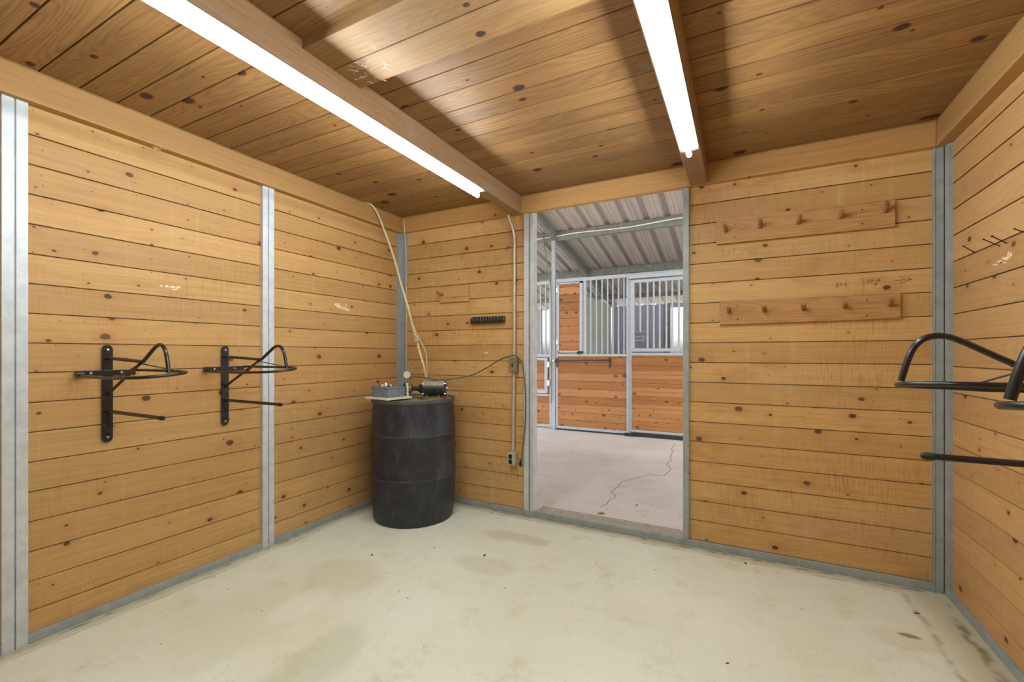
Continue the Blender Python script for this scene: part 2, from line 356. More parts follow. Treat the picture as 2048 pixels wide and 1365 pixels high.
def struct(name, bm, mat, label=None, parent=None, **kw):
    o = obj(name, bm, mat, parent, **kw)
    if parent is None:
        o['kind'] = 'structure'
        if label: o['label'] = label
    return o
def dup(root, loc, rotz=None, label=None, group=None):
    r = root.copy(); C.objects.link(r); r.location = loc
    if rotz is not None: r.rotation_euler = (0, 0, rotz)
    if label: r['label'] = label
    if group: r['group'] = group
    for ch in list(root.children):
        c = ch.copy(); C.objects.link(c); c.parent = r
        for g in ch.children:
            d = g.copy(); C.objects.link(d); d.parent = c
    return r

def board_profile(face, back, z0, z1, joints, depth=.009, half=.0045):
    """(u = out of plane, z) loop: boards with a V groove at every joint"""
    s = 1 if back > face else -1
    pts = [(face, z0)]
    for z in joints:
        if z0+.01 < z < z1-.01: pts += [(face, z-half*1.25), (face+s*depth*.55, z-half*.15), (face+s*depth, z), (face, z+half*.25)]
    pts += [(face, z1), (back, z1), (back, z0)]
    return pts

LX, BY, RX, CZ, FY = -2.655, 3.005, .912, 2.405, -.65
def joints(z0, p): return [z0+p*k for k in range(0, 21)]
# ------------------------------------------------------------------ room shell
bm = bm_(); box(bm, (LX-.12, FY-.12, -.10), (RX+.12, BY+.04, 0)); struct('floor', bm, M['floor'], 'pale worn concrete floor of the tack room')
bm = bm_(); prism(bm, board_profile(LX-.02, LX-.06, 0, 2.41, joints(.002, .1264)), 1, FY, BY+.015); struct('wall_left', bm, M['wall_l'], 'honey pine plank wall with steel posts on the left')
bm = bm_(); prism(bm, board_profile(RX+.018, RX+.058, 0, 2.41, joints(-.012, .1299)), 1, FY, BY+.015); struct('wall_right', bm, M['wall_r'], 'honey pine plank wall on the right')
bm = bm_()
prism(bm, board_profile(BY+.015, BY+.05, 0, 2.41, joints(.0445-.1245, .1245)), 0, LX-.06, -1.43)
prism(bm, board_profile(BY+.015, BY+.05, 0, 2.41, joints(.0445-.1245, .1245)), 0, -.325, RX+.058)
box(bm, (-1.43, BY+.015, 2.29), (-.325, BY+.05, 2.41))
struct('wall_back', bm, M['wall_b'], 'pine plank wall with the open doorway')
bm = bm_(); prism(bm, board_profile(FY, FY-.04, 0, 2.41, joints(.002, .1264)), 0, LX-.06, RX+.058); struct('wall_front', bm, M['wall_f'], 'pine plank wall behind the camera')
# ceiling boards run left to right, grooves every 0.129 m
bm = bm_()
prof = [(FY-.04, CZ)]
y = .6025-.1315*10
while y < BY+.05:
    if y > FY: prof += [(y-.0035, CZ), (y-.001, CZ+.010), (y+.001, CZ+.010), (y+.0035, CZ)]
    y += .1315
prof += [(BY+.05, CZ), (BY+.05, CZ+.03), (FY-.04, CZ+.03)]
prism(bm, prof, 0, LX-.06, RX+.058); struct('ceiling', bm, M['ceil'], 'knotty stained pine board ceiling')

tn = [0]
def trim(bm, mat, label, **kw):
    tn[0] += 1; return struct('trim_%d' % tn[0], bm, mat, label, **kw)
# wooden headers round the top of the walls
bm = bm_(); box(bm, (LX-.02, FY, 2.27), (LX+.035, BY, CZ)); trim(bm, M['header_y'], 'pine header board along the top of the left wall', bevel=.002)
bm = bm_(); box(bm, (LX+.036, BY-.030, 2.272), (RX-.041, BY+.015, CZ)); trim(bm, M['header_x'], 'pine header board over the doorway', bevel=.002)
bm = bm_(); box(bm, (RX-.04, FY, 2.27), (RX+.018, BY, CZ)); trim(bm, M['header_y'], 'pine header board along the top of the right wall', bevel=.002)
# ceiling beams carrying the lights
bm = bm_(); box(bm, (-1.545, FY, 2.272), (-1.465, BY-.031, CZ)); trim(bm, M['beam'], 'rough pine ceiling beam beside the left light', bevel=.004)
bm = bm_(); box(bm, (-.291, FY, 2.272), (-.188, BY-.031, CZ)); trim(bm, M['beam'], 'rough pine ceiling beam carrying the right light', bevel=.004)
# flat two board crosspiece between the beams
bm = bm_(); prism(bm, [(1.113, 2.367), (1.252, 2.367), (1.2545, 2.372), (1.257, 2.367), (1.397, 2.367), (1.397, CZ), (1.113, CZ)], 0, -1.465, -.291)
trim(bm, M['cross'], 'pair of flat pine boards fixed between the two ceiling beams')
# steel posts
def channel(bm, axis_y, y0, y1, face, back, zt=2.27, groove=True):
    mid = (y0+y1)/2; s = 1 if back > face else -1
    p = [(y0, face), (mid-.0025, face), (mid-.0025, face+s*.010), (mid+.0025, face+s*.010), (mid+.0025, face), (y1, face), (y1, back), (y0, back)]
    if not groove: p = [(y0, face), (y1, face), (y1, back), (y0, back)]
    if axis_y: p = [(v, u) for u, v in p]
    prism(bm, p, 2, 0.0, zt)
for (y0, y1, lab) in ((.637, .713, 'galvanised double post nearest on the left wall'), (1.736, 1.812, 'galvanised double post in the middle of the left wall')):
    bm = bm_(); channel(bm, True, y0, y1, LX+.004, LX-.03); trim(bm, M['galv'], lab, bevel=.0015)
for (y0, y1) in ((.637, .713), (1.736, 1.812)):
    bm = bm_(); channel(bm, True, y0, y1, RX-.004, RX+.03); trim(bm, M['galv'], 'galvanised double post on the right wall', bevel=.0015)
bm = bm_(); channel(bm, True, 2.967, BY-.001, LX+.002, LX-.03); channel(bm, False, LX-.02, -2.620, BY-.004, BY+.03, groove=False); channel(bm, False, -2.617, -2.597, BY-.004, BY+.03, groove=False)
trim(bm, M['galv_dull'], 'galvanised corner post behind the drum', bevel=.0015)
bm = bm_(); box(bm, (.868, BY-.006, 0), (RX-.004, BY+.03, 2.27)); box(bm, (RX-.002, BY-.042, 0), (RX+.03, BY-.008, 2.27)); box(bm, (.868, BY-.010, 0), (.873, BY, 2.27))
trim(bm, M['galv_dull'], 'galvanised corner post on the right', bevel=.0015)
# bottom rails
bm = bm_(); box(bm, (LX-.03, FY, 0), (LX, BY, .036)); trim(bm, M['galv_dull'], 'galvanised bottom rail of the left wall', bevel=.003)
bm = bm_(); box(bm, (LX, BY, 0), (RX, BY+.04, .044)); trim(bm, M['galv_dull'], 'galvanised bottom rail and sill of the back wall', bevel=.003)
bm = bm_(); box(bm, (RX, FY, 0), (RX+.03, BY, .036)); trim(bm, M['galv_dull'], 'galvanised bottom rail of the right wall', bevel=.003)
# door jambs
bm = bm_(); box(bm, (-1.458, BY-.006, .044), (-1.418, BY+.055, 2.272)); box(bm, (-1.412, BY+.004, .044), (-1.399, BY+.055, 2.30)); box(bm, (-1.397, BY-.002, .044), (-1.376, BY+.055, 2.30)); box(bm, (-1.418, BY+.02, .044), (-1.38, BY+.055, 2.30))
trim(bm, M['galv'], 'galvanised left jamb of the doorway', bevel=.0015)
bm = bm_(); box(bm, (-.333, BY-.006, .044), (-.298, BY+.055, 2.272)); trim(bm, M['galv_dull'], 'galvanised right jamb of the doorway', bevel=.0015)

# ------------------------------------------------------------------ lights
def strip_light(x, label):
    t = thing('strip_light', label, 'ceiling light', (x, 0, 2.272), group='strip lights on the ceiling beams')
    y0, y1 = -.03, 2.43
    b = bm_(); prism(b, [(x-.047, 2.262), (x-.045, 2.2595), (x-.018, 2.254), (x+.018, 2.254), (x+.045, 2.2595), (x+.047, 2.262), (x+.018, 2.2715), (x-.018, 2.2715)], 1, y0, y1)
    obj('reflector', b, M['tube_body'], t)
    for ye in (y0+.01, y1-.022):
        b = bm_(); box(b, (x-.011, ye, 2.226), (x+.011, ye+.012, 2.2545), .002); obj('lamp_holder', b, M['tube_body'], t)
    b = bm_(); tube(b, [(x, y0+.024, 2.228), (x, y1-.024, 2.228)], .0125, 12); l_ = obj('fluorescent_tube', b, M['lit'], t, smooth=True)
    l_['label'] = 'lit white tube'
    return t
strip_light(-1.495, 'long lit strip light on the left ceiling beam')
strip_light(-.2375, 'long lit strip light on the right ceiling beam above the doorway side')

# ------------------------------------------------------------------ saddle racks
def make_rack(label):
    t = thing('saddle_rack', label, 'saddle rack', (0, 0, 0), 0, 'wall mounted saddle racks')
    # plate with round ends
    pr = []
    for k in range(13): a = PI*k/12; pr.append((.0205*math.cos(a), 1.242+.0205*math.sin(a)))
    for k in range(13): a = PI+PI*k/12; pr.append((.0205*math.cos(a), .822+.0205*math.sin(a)))
    b = bm_(); prism(b, pr, 0, .0, .006); obj('wall_plate', b, M['black'], t, False, bevel=.001)
    b = bm_(); box(b, (.006, -.118, 1.117), (.011, .108, 1.143), .001)
    lathe(b, [(0, -.006), (.0125, -.006), (.0125, .02), (0, .02)], (.022, -.112, 1.129), 16, 'Y')
    obj('crossbar', b, M['black'], t, False)
    zl = lambda y: 1.131+.09*y
    hw = .106
    pts = [(.012, -hw, zl(-hw)), (.15, -hw-.004, zl(-hw)-.003), (.35, -hw-.004, zl(-hw)-.004)]
    for k in range(0, 13):
        a = -PI/2+PI*k/12; pts.append((.44+.118*math.cos(a), hw*math.sin(a), zl(hw*math.sin(a))))
    pts += [(.35, hw+.002, zl(hw)), (.15, hw+.002, zl(hw)), (.012, hw, zl(hw))]
    b = bm_(); tube(b, pts, .0068, 10); obj('seat_loop', b, M['black'], t, False, True)
    arc = [(.004, 0, 1.199), (.18, 0, 1.193), (.325, 0, 1.186), (.35, 0, 1.192), (.40, 0, 1.222), (.44, 0, 1.246), (.468, 0, 1.257), (.495, 0, 1.256), (.515, 0, 1.244), (.53, 0, 1.222), (.542, 0, 1.185), (.553, 0, 1.14)]
    b = bm_(); tube(b, smooth_curve(arc, 4), .0078, 10); obj('horn_arch', b, M['black'], t, False, True)
    b = bm_(); tube(b, [(.004, 0, 1.026), (.322, 0, 1.180)], .0068, 10); obj('brace', b, M['black'], t, False, True)
    for s in (-1, 1):
        b = bm_(); tube(b, [(.315, 0, 1.177), (.39, s*.105, zl(s*.105)+.003)], .0028, 8); obj('stay', b, M['black'], t, False, True)
    b = bm_(); tube(b, [(.004, 0, .948), (.50, 0, .948)], .0085, 12); ar = obj('lower_arm', b, M['black'], t, False, True)
    b = bm_(); tube(b, [(.488, 0, .948), (.505, 0, .948), (.513, 0, .948)], [.0098, .0098, .006], 12); obj('end_cap', b, M['rubber'], ar, False, True)
    b = bm_(); tube(b, smooth_curve([(.02, 0, .942), (.022, .004, .905), (.006, .006, .87), (.010, .004, .845), (.03, .004, .835), (.042, .004, .842)], 4), .0024, 8); obj('hook', b, M['iron'], t, False, True)
    for (yy, zz) in ((0, 1.238), (0, .826), (-.062, 1.13), (.052, 1.13)):
        b = bm_(); lathe(b, [(0, .0155), (.0045, .014), (.0062, .0105), (.0062, .005), (0, .005)], (0, yy, zz), 14, 'X'); obj('screw', b, M['screw'], t, False, True)
    return t
rk = make_rack('black saddle rack on the left wall, the nearer one left of the middle steel post')
rk.location = (LX-.014, .978, 0)
dup(rk, (LX-.014, 1.516, 0.003), None, 'black saddle rack on the left wall beside the middle steel post')
dup(rk, (RX+.012, 1.505, .008), PI, 'black saddle rack on the right wall, the farther one with its whole nose in view')
dup(rk, (RX+.012, .972, .008), PI, 'black saddle rack on the right wall, the nearer one cut off at the edge')

# ------------------------------------------------------------------ peg boards on the back wall
def pegboard(name_lab, x0, x1, z0l, z1l, z0r, z1r, pegs, seed):
    t = thing('peg_rack', name_lab, 'peg rack', ((x0+x1)/2, BY+.015, z0l), group='wooden peg racks on the back wall')
    b = bm_(); ya, yb = BY-.006, BY+.0145
    v = [b.verts.new(p) for p in ((x0, ya, z0l), (x1, ya, z0r), (x1, ya, z1r), (x0, ya, z1l), (x0, yb, z0l), (x1, yb, z0r), (x1, yb, z1r), (x0, yb, z1l))]
    for q in ((0, 1, 2, 3), (7, 6, 5, 4), (0, 4, 5, 1), (1, 5, 6, 2), (2, 6, 7, 3), (3, 7, 4, 0)): b.faces.new([v[i] for i in q])
    bmesh.ops.recalc_face_normals(b, faces=b.faces[:])
    obj('backboard', b, M['pegboard'], t, bevel=.0015)
    for (px, pz, dx, dz) in pegs:
        b = bm_(); tube(b, [(px, ya+.004, pz), (px+dx*.93, ya-.055, pz+dz*.93), (px+dx, ya-.059, pz+dz)], [.0115, .0115, .0095], 14)
        obj('peg', b, M['peg'], t, smooth=True)
    for sx in (x0+.1, x1-.14):
        for zz in (z0l+.03, z1r-.03):
            b = bm_(); lathe(b, [(0, -.002), (.0035, -.0015), (.0035, .002), (0, .002)], (sx, ya, zz), 10, 'Y'); obj('screw', b, M['dark'], t)
    return t
pegboard('long wooden five peg rack, the upper one on the wall right of the doorway', -.139, .717, 1.894, 2.048, 1.892, 2.031,
         [(-.087, 1.967, -.006, .026), (.094, 1.968, .001, .032), (.286, 1.966, .003, .026), (.479, 1.970, .002, .024), (.674, 1.975, -.004, .033)], 1)
pegboard('long wooden five peg rack, the lower one under the pencil marks', -.123, .738, 1.398, 1.545, 1.406, 1.537,
         [(-.070, 1.472, -.001, .026), (.118, 1.473, -.006, .024), (.311, 1.474, -.007, .022), (.502, 1.477, -.008, .020), (.694, 1.478, -.004, .024)], 2)
t = thing('coat_peg', 'short pine plank with a single peg above the black tool strip', 'peg rack', (-2.1, BY+.015, 1.64))
b = bm_(); box(b, (-2.245, BY-.003, 1.645), (-1.952, BY+.0145, 1.772), .001); obj('backboard', b, M['wall_b'], t)
b = bm_(); tube(b, [(-2.203, BY, 1.712), (-2.225, BY-.06, 1.726)], .009, 12); obj('peg', b, M['peg'], t, smooth=True)
# black slotted tool strip
t = thing('tool_strip', 'black slotted plastic tool holder strip on the back wall', 'tool holder', (-1.776, BY+.015, 1.46))
b = bm_(); box(b, (-1.918, BY-.004, 1.462), (-1.624, BY+.0145, 1.512), .001); obj('back_plate', b, M['black'], t)
b = bm_(); box(b, (-1.918, BY-.024, 1.463), (-1.624, BY-.004, 1.474), .001); box(b, (-1.918, BY-.03, 1.474), (-1.624, BY-.024, 1.478))
prism(b, [(-1.94, BY+.004), (-1.918, BY-.022), (-1.918, BY+.010)], 2, 1.463, 1.503); obj('tray', b, M['black'], t)
b = bm_()
for k in range(12): xx = -1.912+.0255*k; box(b, (xx, BY-.020, 1.474), (xx+.008, BY-.004, 1.505))
obj('dividers', b, plain('worn_grey_plastic', (96, 98, 104), .4), t)
# round white knob
b = bm_(); lathe(b, [(0, -.010), (.010, -.008), (.014, -.002), (.014, .003), (0, .003)], (-1.795, BY+.012, 1.224), 20, 'Y'); o = obj('wall_disc', b, M['gauge'], smooth=True)
tag(o, 'small round white disc on the back wall left of the switch box', 'disc')

# ------------------------------------------------------------------ conduit with switch and outlet
t = thing('electrical_conduit', 'metal conduit bent under the beam and running down beside the doorway', 'conduit', (-1.54, BY, .48))
b = bm_(); tube(b, smooth_curve([(-1.568, BY-.045, 2.268), (-1.563, BY-.044, 2.245), (-1.546, BY-.026, 2.18), (-1.536, BY-.012, 2.12), (-1.534, BY-.010, 2.06)], 6)+[Vector((-1.535, BY-.010, 1.19))], .0108, 14); obj('upper_pipe', b, M['conduit'], t, smooth=True)
b = bm_(); tube(b, [(-1.539, BY-.010, 1.078), (-1.547, BY-.010, .47)], .0108, 14); obj('lower_pipe', b, M['conduit'], t, smooth=True)
for (xx, zz) in ((-1.535, 1.47), (-1.543, .80)):
    b = bm_(); tube(b, [(xx, BY-.010, zz-.02), (xx, BY-.010, zz+.02)], .0135, 14); obj('coupling', b, M['conduit'], t, smooth=True)
t = thing('switch_box', 'dusty brown metal switch box halfway down the conduit', 'switch', (-1.535, BY-.02, 1.075))
b = bm_(); box(b, (-1.566, BY-.040, 1.076), (-1.506, BY+.0145, 1.190), .004); obj('housing', b, M['box_old'], t)
b = bm_(); box(b, (-1.564, BY-.0425, 1.080), (-1.512, BY-.0405, 1.186), .001); obj('cover_plate', b, M['box_old'], t)
b = bm_(); box(b, (-1.540, BY-.044, 1.118), (-1.532, BY-.0426, 1.148)); prism(b, [(BY-.0426, 1.128), (BY-.056, 1.139), (BY-.0426, 1.140)], 0, -1.539, -1.533); obj('toggle', b, M['dark'], t)
t = thing('outlet_box', 'pale metal outlet box at the foot of the conduit', 'outlet', (-1.55, BY-.02, .37))
b = bm_(); box(b, (-1.580, BY-.042, .374), (-1.514, BY+.0145, .474), .006); obj('housing', b, M['box'], t)
b = bm_(); box(b, (-1.577, BY-.0445, .378), (-1.517, BY-.0425, .470), .001); obj('cover_plate', b, M['box'], t)
b = bm_(); box(b, (-1.566, BY-.0465, .427), (-1.538, BY-.0446, .460), .0008); box(b, (-1.566, BY-.0465, .388), (-1.538, BY-.0446, .421), .0008); obj('socket', b, M['dark'], t)
t = thing('cable_plug', 'black plug hanging on a round hook beside the outlet box', 'plug', (-1.477, BY-.02, .40))
b = bm_(); lathe(b, [(0, -.006), (.016, -.006), (.020, .0), (.020, .006), (.015, .010), (0, .010)], (-1.477, BY+.004, .400), 20, 'Y'); obj('hook_disc', b, M['box'], t, smooth=True)
b = bm_(); tube(b, [(-1.470, BY-.030, .425), (-1.474, BY-.030, .395), (-1.477, BY-.026, .376)], [.006, .011, .008], 12); obj('plug', b, M['rubber'], t, smooth=True)

# ------------------------------------------------------------------ drum
DX, DY = -2.213, 2.645
t = thing('barrel', 'tall black plastic barrel with a dusty top in the corner', 'barrel', (DX, DY, 0))
b = bm_(); lathe(b, [(0, 0), (.278, 0), (.290, .006), (.297, .03), (.305, .14), (.3125, .322), (.3145, .327), (.3145, .333), (.3125, .338), (.3125, .50), (.3105, .630), (.3125, .634), (.3125, .640), (.3095, .645), (.304, .76), (.298, .84), (.296, .852)], (DX, DY, 0), 96); obj('body', b, M['drum'], t, smooth=True)
b = bm_(); lathe(b, [(.295, .850), (.303, .860), (.308, .866), (.308, .881), (.304, .889), (.297, .888), (.295, .880), (.288, .878)], (DX, DY, 0), 96); obj('rim', b, M['drum_rim'], t, smooth=True)
for zr in (.330, .637):
    b = bm_(); lathe(b, [(.3110, zr-.0016), (.3162 if zr < .5 else .3142, zr-.0010), (.3162 if zr < .5 else .3142, zr+.0010), (.3110, zr+.0016)], (DX, DY, 0), 96); obj('mould_line', b, M['drum_line'], t, smooth=True)
b = bm_(); lathe(b, [(0, .876), (.295, .876), (.295, .880), (0, .881)], (DX, DY, 0), 64); obj('lid', b, M['drum_dust'], t, smooth=True)

# things on the barrel, laid out in the direction one faces it
def DL(r_, f_, z): return Vector((DX+RT[0]*r_+FW[0]*f_, DY+RT[1]*r_+FW[1]*f_, z))
LZ = .881
# white board with the blue grey control box on it
ang = YAW-.62
def rot_box(bm, c, sx, sy, z0, z1, a, bevel=.0):
    b2 = bm_(); box(b2, (-sx/2, -sy/2, z0), (sx/2, sy/2, z1), bevel)
    me = bpy.data.meshes.new('tmp'); bmesh.ops.rotate(b2, verts=b2.verts[:], cent=(0, 0, 0), matrix=Matrix.Rotation(a, 3, 'Z')); bmesh.ops.translate(b2, verts=b2.verts[:], vec=(c[0], c[1], 0))
    b2.to_mesh(me); b2.free(); bm.from_mesh(me); bpy.data.meshes.remove(me); return bm
wc = DL(-.165, -.10, 0)
b = bm_(); rot_box(b, wc, .25, .23, .8905, .903, ang, .002); o = obj('white_board', b, M['white_board']); tag(o, 'small white board lying on the barrel rim under the control box', 'board')
t = thing('control_box', 'blue grey control box with loose fittings on top of the barrel', 'control box', (wc[0], wc[1], .903))
cc = DL(-.175, -.085, 0)
b = bm_(); rot_box(b, cc, .19, .15, .9035, .972, ang, .004); obj('housing', b, M['pump_box'], t)
b = bm_(); rot_box(b, cc, .196, .156, .968, .978, ang, .002); obj('lid', b, M['pump_box'], t)
for k, (a1, a2, rr, hh) in enumerate(((-.205, -.11, .012, .018), (-.18, -.12, .016, .03), (-.15, -.10, .010, .016), (-.165, -.06, .012, .014))):
    p = DL(a1, a2, 0); b = bm_(); lathe(b, [(0, .978), (rr, .978), (rr, .978+hh*.6), (rr*.6, .978+hh), (0, .978+hh)], (p[0], p[1], 0), 10); obj('fitting', b, M['screw'] if k % 2 else M['white_board'], t, smooth=True)
b = bm_(); rot_box(b, DL(-.185, -.095, 0), .085, .05, .978, .983, ang+.3); obj('dark_gasket', b, M['dark'], t)

# pump
t = thing('pump', 'small electric pump with a dusty motor on top of the barrel', 'pump', DL(.10, -.02, LZ))
mr = .060; mz = .957
def axis_lathe(prof, zc, f_=-.02, seg=32):
    b = bm_(); lathe(b, [(r, h) for r, h in prof], (0, 0, 0), seg, 'X')
    bmesh.ops.rotate(b, verts=b.verts[:], cent=(0, 0, 0), matrix=Matrix.Rotation(YAW, 3, 'Z')); p = DL(0, f_, zc)
    bmesh.ops.translate(b, verts=b.verts[:], vec=p); return b
obj('motor_body', axis_lathe([(0, .075), (.052, .075), (mr, .080), (mr, .086), (mr-.004, .088), (mr-.004, .228), (mr, .230), (mr, .238), (.050, .246), (0, .248)], mz), M['motor'], t, smooth=True)
b = bm_()
n = 14
for k in range(n):
    a0 = math.radians(25+130*k/n); a1 = math.radians(25+130*(k+1)/n)
    q = []
    for (h, a, r) in ((.078, a0, mr+.0015), (.238, a0, mr+.0015), (.238, a1, mr+.0015), (.078, a1, mr+.0015)):
        p = DL(h, -.02-r*math.cos(a), mz+r*math.sin(a)); q.append(b.verts.new(p))
    b.faces.new(q)
bmesh.ops.remove_doubles(b, verts=b.verts[:], dist=.0001)
bmesh.ops.solidify(b, geom=b.faces[:], thickness=.001)
obj('dust_layer', b, M['motor_dust'], t, smooth=True)
b = bm_(); rot_box(b, DL(.150, .0, 0), .13, .05, mz+.045, mz+.074, YAW, .003); obj('terminal_box', b, M['motor_dust'], t)
b = bm_(); rot_box(b, DL(.155, -.02, 0), .14, .10, LZ, LZ+.012, YAW, .002); rot_box(b, DL(.11, -.02, 0), .012, .09, LZ+.012, mz-.045, YAW); rot_box(b, DL(.20, -.02, 0), .012, .09, LZ+.012, mz-.045, YAW); obj('mounting_foot', b, M['brass'], t)
obj('coupling', axis_lathe([(0, -.002), (.016, -.002), (.016, .035), (.024, .037), (.024, .05), (.034, .052), (.042, .076), (0, .076)], mz), M['iron'], t, smooth=True)
obj('pump_head', axis_lathe([(0, -.055), (.026, -.055), (.034, -.045), (.034, -.012), (.022, -.004), (0, -.002)], mz), M['brass'], t, smooth=True)
for (h, f_, z_) in ((.082, -.066, mz-.036), (.082, -.066, mz+.038), (.243, -.060, mz+.040), (.243, -.062, mz-.036), (.252, -.03, mz+.004)):
    p = DL(h, f_, z_); b = bm_(); tube(b, [p-Vector((RT[0], RT[1], 0))*.008, p+Vector((RT[0], RT[1], 0))*.008], .006, 8); obj('bolt', b, M['screw'], t)
b = bm_(); tube(b, smooth_curve([DL(-.033, -.06, LZ+.001), DL(-.034, -.06, .93), DL(-.036, -.06, .975), DL(-.04, -.055, 1.0)], 5), .0075, 10); obj('riser_pipe', b, M['white_board'], t, smooth=True)
b = bm_(); tube(b, smooth_curve([DL(-.04, -.03, .985), DL(-.035, -.03, 1.01), DL(-.03, -.03, 1.03)], 4), .010, 10); tube(b, [DL(-.055, -.03, .99), DL(-.01, -.03, .99)], .012, 10); tube(b, [DL(-.035, -.02, LZ), DL(-.035, -.02, .99)], .014, 10); obj('valve_fitting', b, M['brass'], t, smooth=True)
b = bm_(); tube(b, smooth_curve([DL(-.055, -.03, 1.0), DL(-.085, -.03, .96), DL(-.105, -.05, .915), DL(-.12, -.06, .887)], 5), .0065, 10); obj('drain_hose', b, M['iron'], t, smooth=True)
g = DL(-.048, -.03, 1.062)
b = bm_(); lathe(b, [(0, -.012), (.026, -.012), (.030, -.009), (.030, .010), (.026, .013), (0, .013)], (0, 0, 0), 32, 'Y')
bmesh.ops.rotate(b, verts=b.verts[:], cent=(0, 0, 0), matrix=Matrix.Rotation(YAW+.35, 3, 'Z')); bmesh.ops.translate(b, verts=b.verts[:], vec=g)
tube(b, [g+Vector((.006, 0, -.028)), DL(-.032, -.03, 1.022)], .005, 8)
go = obj('pressure_gauge', b, M['box_old'], t, smooth=True); go['label'] = 'round white pressure gauge'
b = bm_(); lathe(b, [(0, -.0135), (.0265, -.0135), (.0265, -.0122), (0, -.0122)], (0, 0, 0), 32, 'Y'); box(b, (-.001, -.0145, -.002), (.001, -.0136, .018))
bmesh.ops.rotate(b, verts=b.verts[:], cent=(0, 0, 0), matrix=Matrix.Rotation(YAW+.35, 3, 'Z')); bmesh.ops.translate(b, verts=b.verts[:], vec=g-t.location)
me_ = bpy.data.meshes.new('dial'); b.to_mesh(me_); b.free(); me_.materials.append(M['gauge']); dl_ = bpy.data.objects.new('dial', me_); C.objects.link(dl_); dl_.parent = go
b = bm_(); tube(b, smooth_curve([DL(.02, .02, LZ+.003), DL(.09, -.13, LZ+.006), DL(.2, -.12, LZ+.006), DL(.255, -.05, LZ+.015), DL(.262, -.02, .925)], 6), .0035, 8); obj('ground_wire', b, M['brass'], t, smooth=True)
# small pieces of rubble beside the control box
for k, (a1, a2, rr) in enumerate(((-.10, -.14, .012), (-.075, -.10, .010), (-.09, -.05, .014), (-.06, -.16, .009))):
    p = DL(a1, a2, LZ+rr*.7); b = bm_(); bmesh.ops.create_icosphere(b, subdivisions=2, radius=rr)
    for v in b.verts: v.co = Vector((v.co.x*1.2, v.co.y, v.co.z*.7))*(1+random.uniform(-.15, .15))
    bmesh.ops.translate(b, verts=b.verts[:], vec=p); obj('pipe_nut', b, M['iron'] if k % 2 else M['screw'], t)

# cords
t = thing('cream_cord', 'thick cream cord hanging from the ceiling corner to the pump', 'cord', (-2.6, 2.6, 2.39))
pts = [at_depth(712, 401, 3.42), at_depth(728, 403, 3.46), at_depth(745, 412, 3.52), at_depth(757, 432, 3.57), at_depth(767, 457, 3.61), at_depth(780, 492, 3.62), at_depth(792, 530, 3.60), at_depth(801, 565, 3.56), at_depth(815, 612, 3.50), at_depth(826, 655, 3.46), at_depth(833, 680, 3.44), at_depth(838, 700, 3.42), at_depth(846, 728, 3.42), at_depth(851, 750, 3.44), at_depth(854, 768, 3.46)]
b = bm_(); tube(b, smooth_curve(pts, 5), .0085, 10); obj('cord', b, M['rope'], t, smooth=True)
pts2 = [at_depth(815, 612, 3.49), at_depth(827, 652, 3.45), at_depth(838, 676, 3.43), at_depth(847, 694, 3.42), at_depth(852, 708, 3.41), at_depth(854, 730, 3.42), at_depth(854, 752, 3.44), at_depth(855, 766, 3.46)]
b = bm_(); tube(b, smooth_curve(pts2, 5), .0035, 8); obj('thin_branch', b, M['rope'], t, smooth=True)
p = at_depth(833.5, 678, 3.41); b = bm_(); box(b, p+Vector((-.014, -.012, -.026)), p+Vector((.014, .012, .026)), .003); obj('connector', b, M['box'], t)
b = bm_(); tube(b, smooth_curve([at_depth(807, 437, 3.755), at_depth(809, 460, 3.74), on_back(811, 500, 2.985), on_back(812, 560, 2.99), on_back(812.5, 640, 2.99), on_back(812.5, 762, 2.99)], 5), .0035, 8); o = obj('thin_white_cable', b, M['rope'], smooth=True)
tag(o, 'thin white cable running down the corner post behind the barrel', 'cable')
b = bm_(); tube(b, smooth_curve([DL(-.03, -.03, 1.03), DL(0, -.02, 1.045)]+[on_back(x, y, Y) for x, y, Y in ((852, 756, 2.66), (872, 760, 2.68), (900, 759, 2.80), (940, 752, 2.93), (970, 738, 2.975), (1000, 720, 2.975), (1023, 712, 2.95), (1034, 714, 2.95), (1044, 727, 2.955), (1049, 760, 2.98), (1051, 800, 2.985), (1050, 850, 2.985), (1046, 890, 2.98), (1043, 921, 2.975))], 6), .0042, 8)
o = obj('power_cord', b, M['cord'], smooth=True); tag(o, 'grey power cord looping from the pump over the switch box to the plug', 'cord')

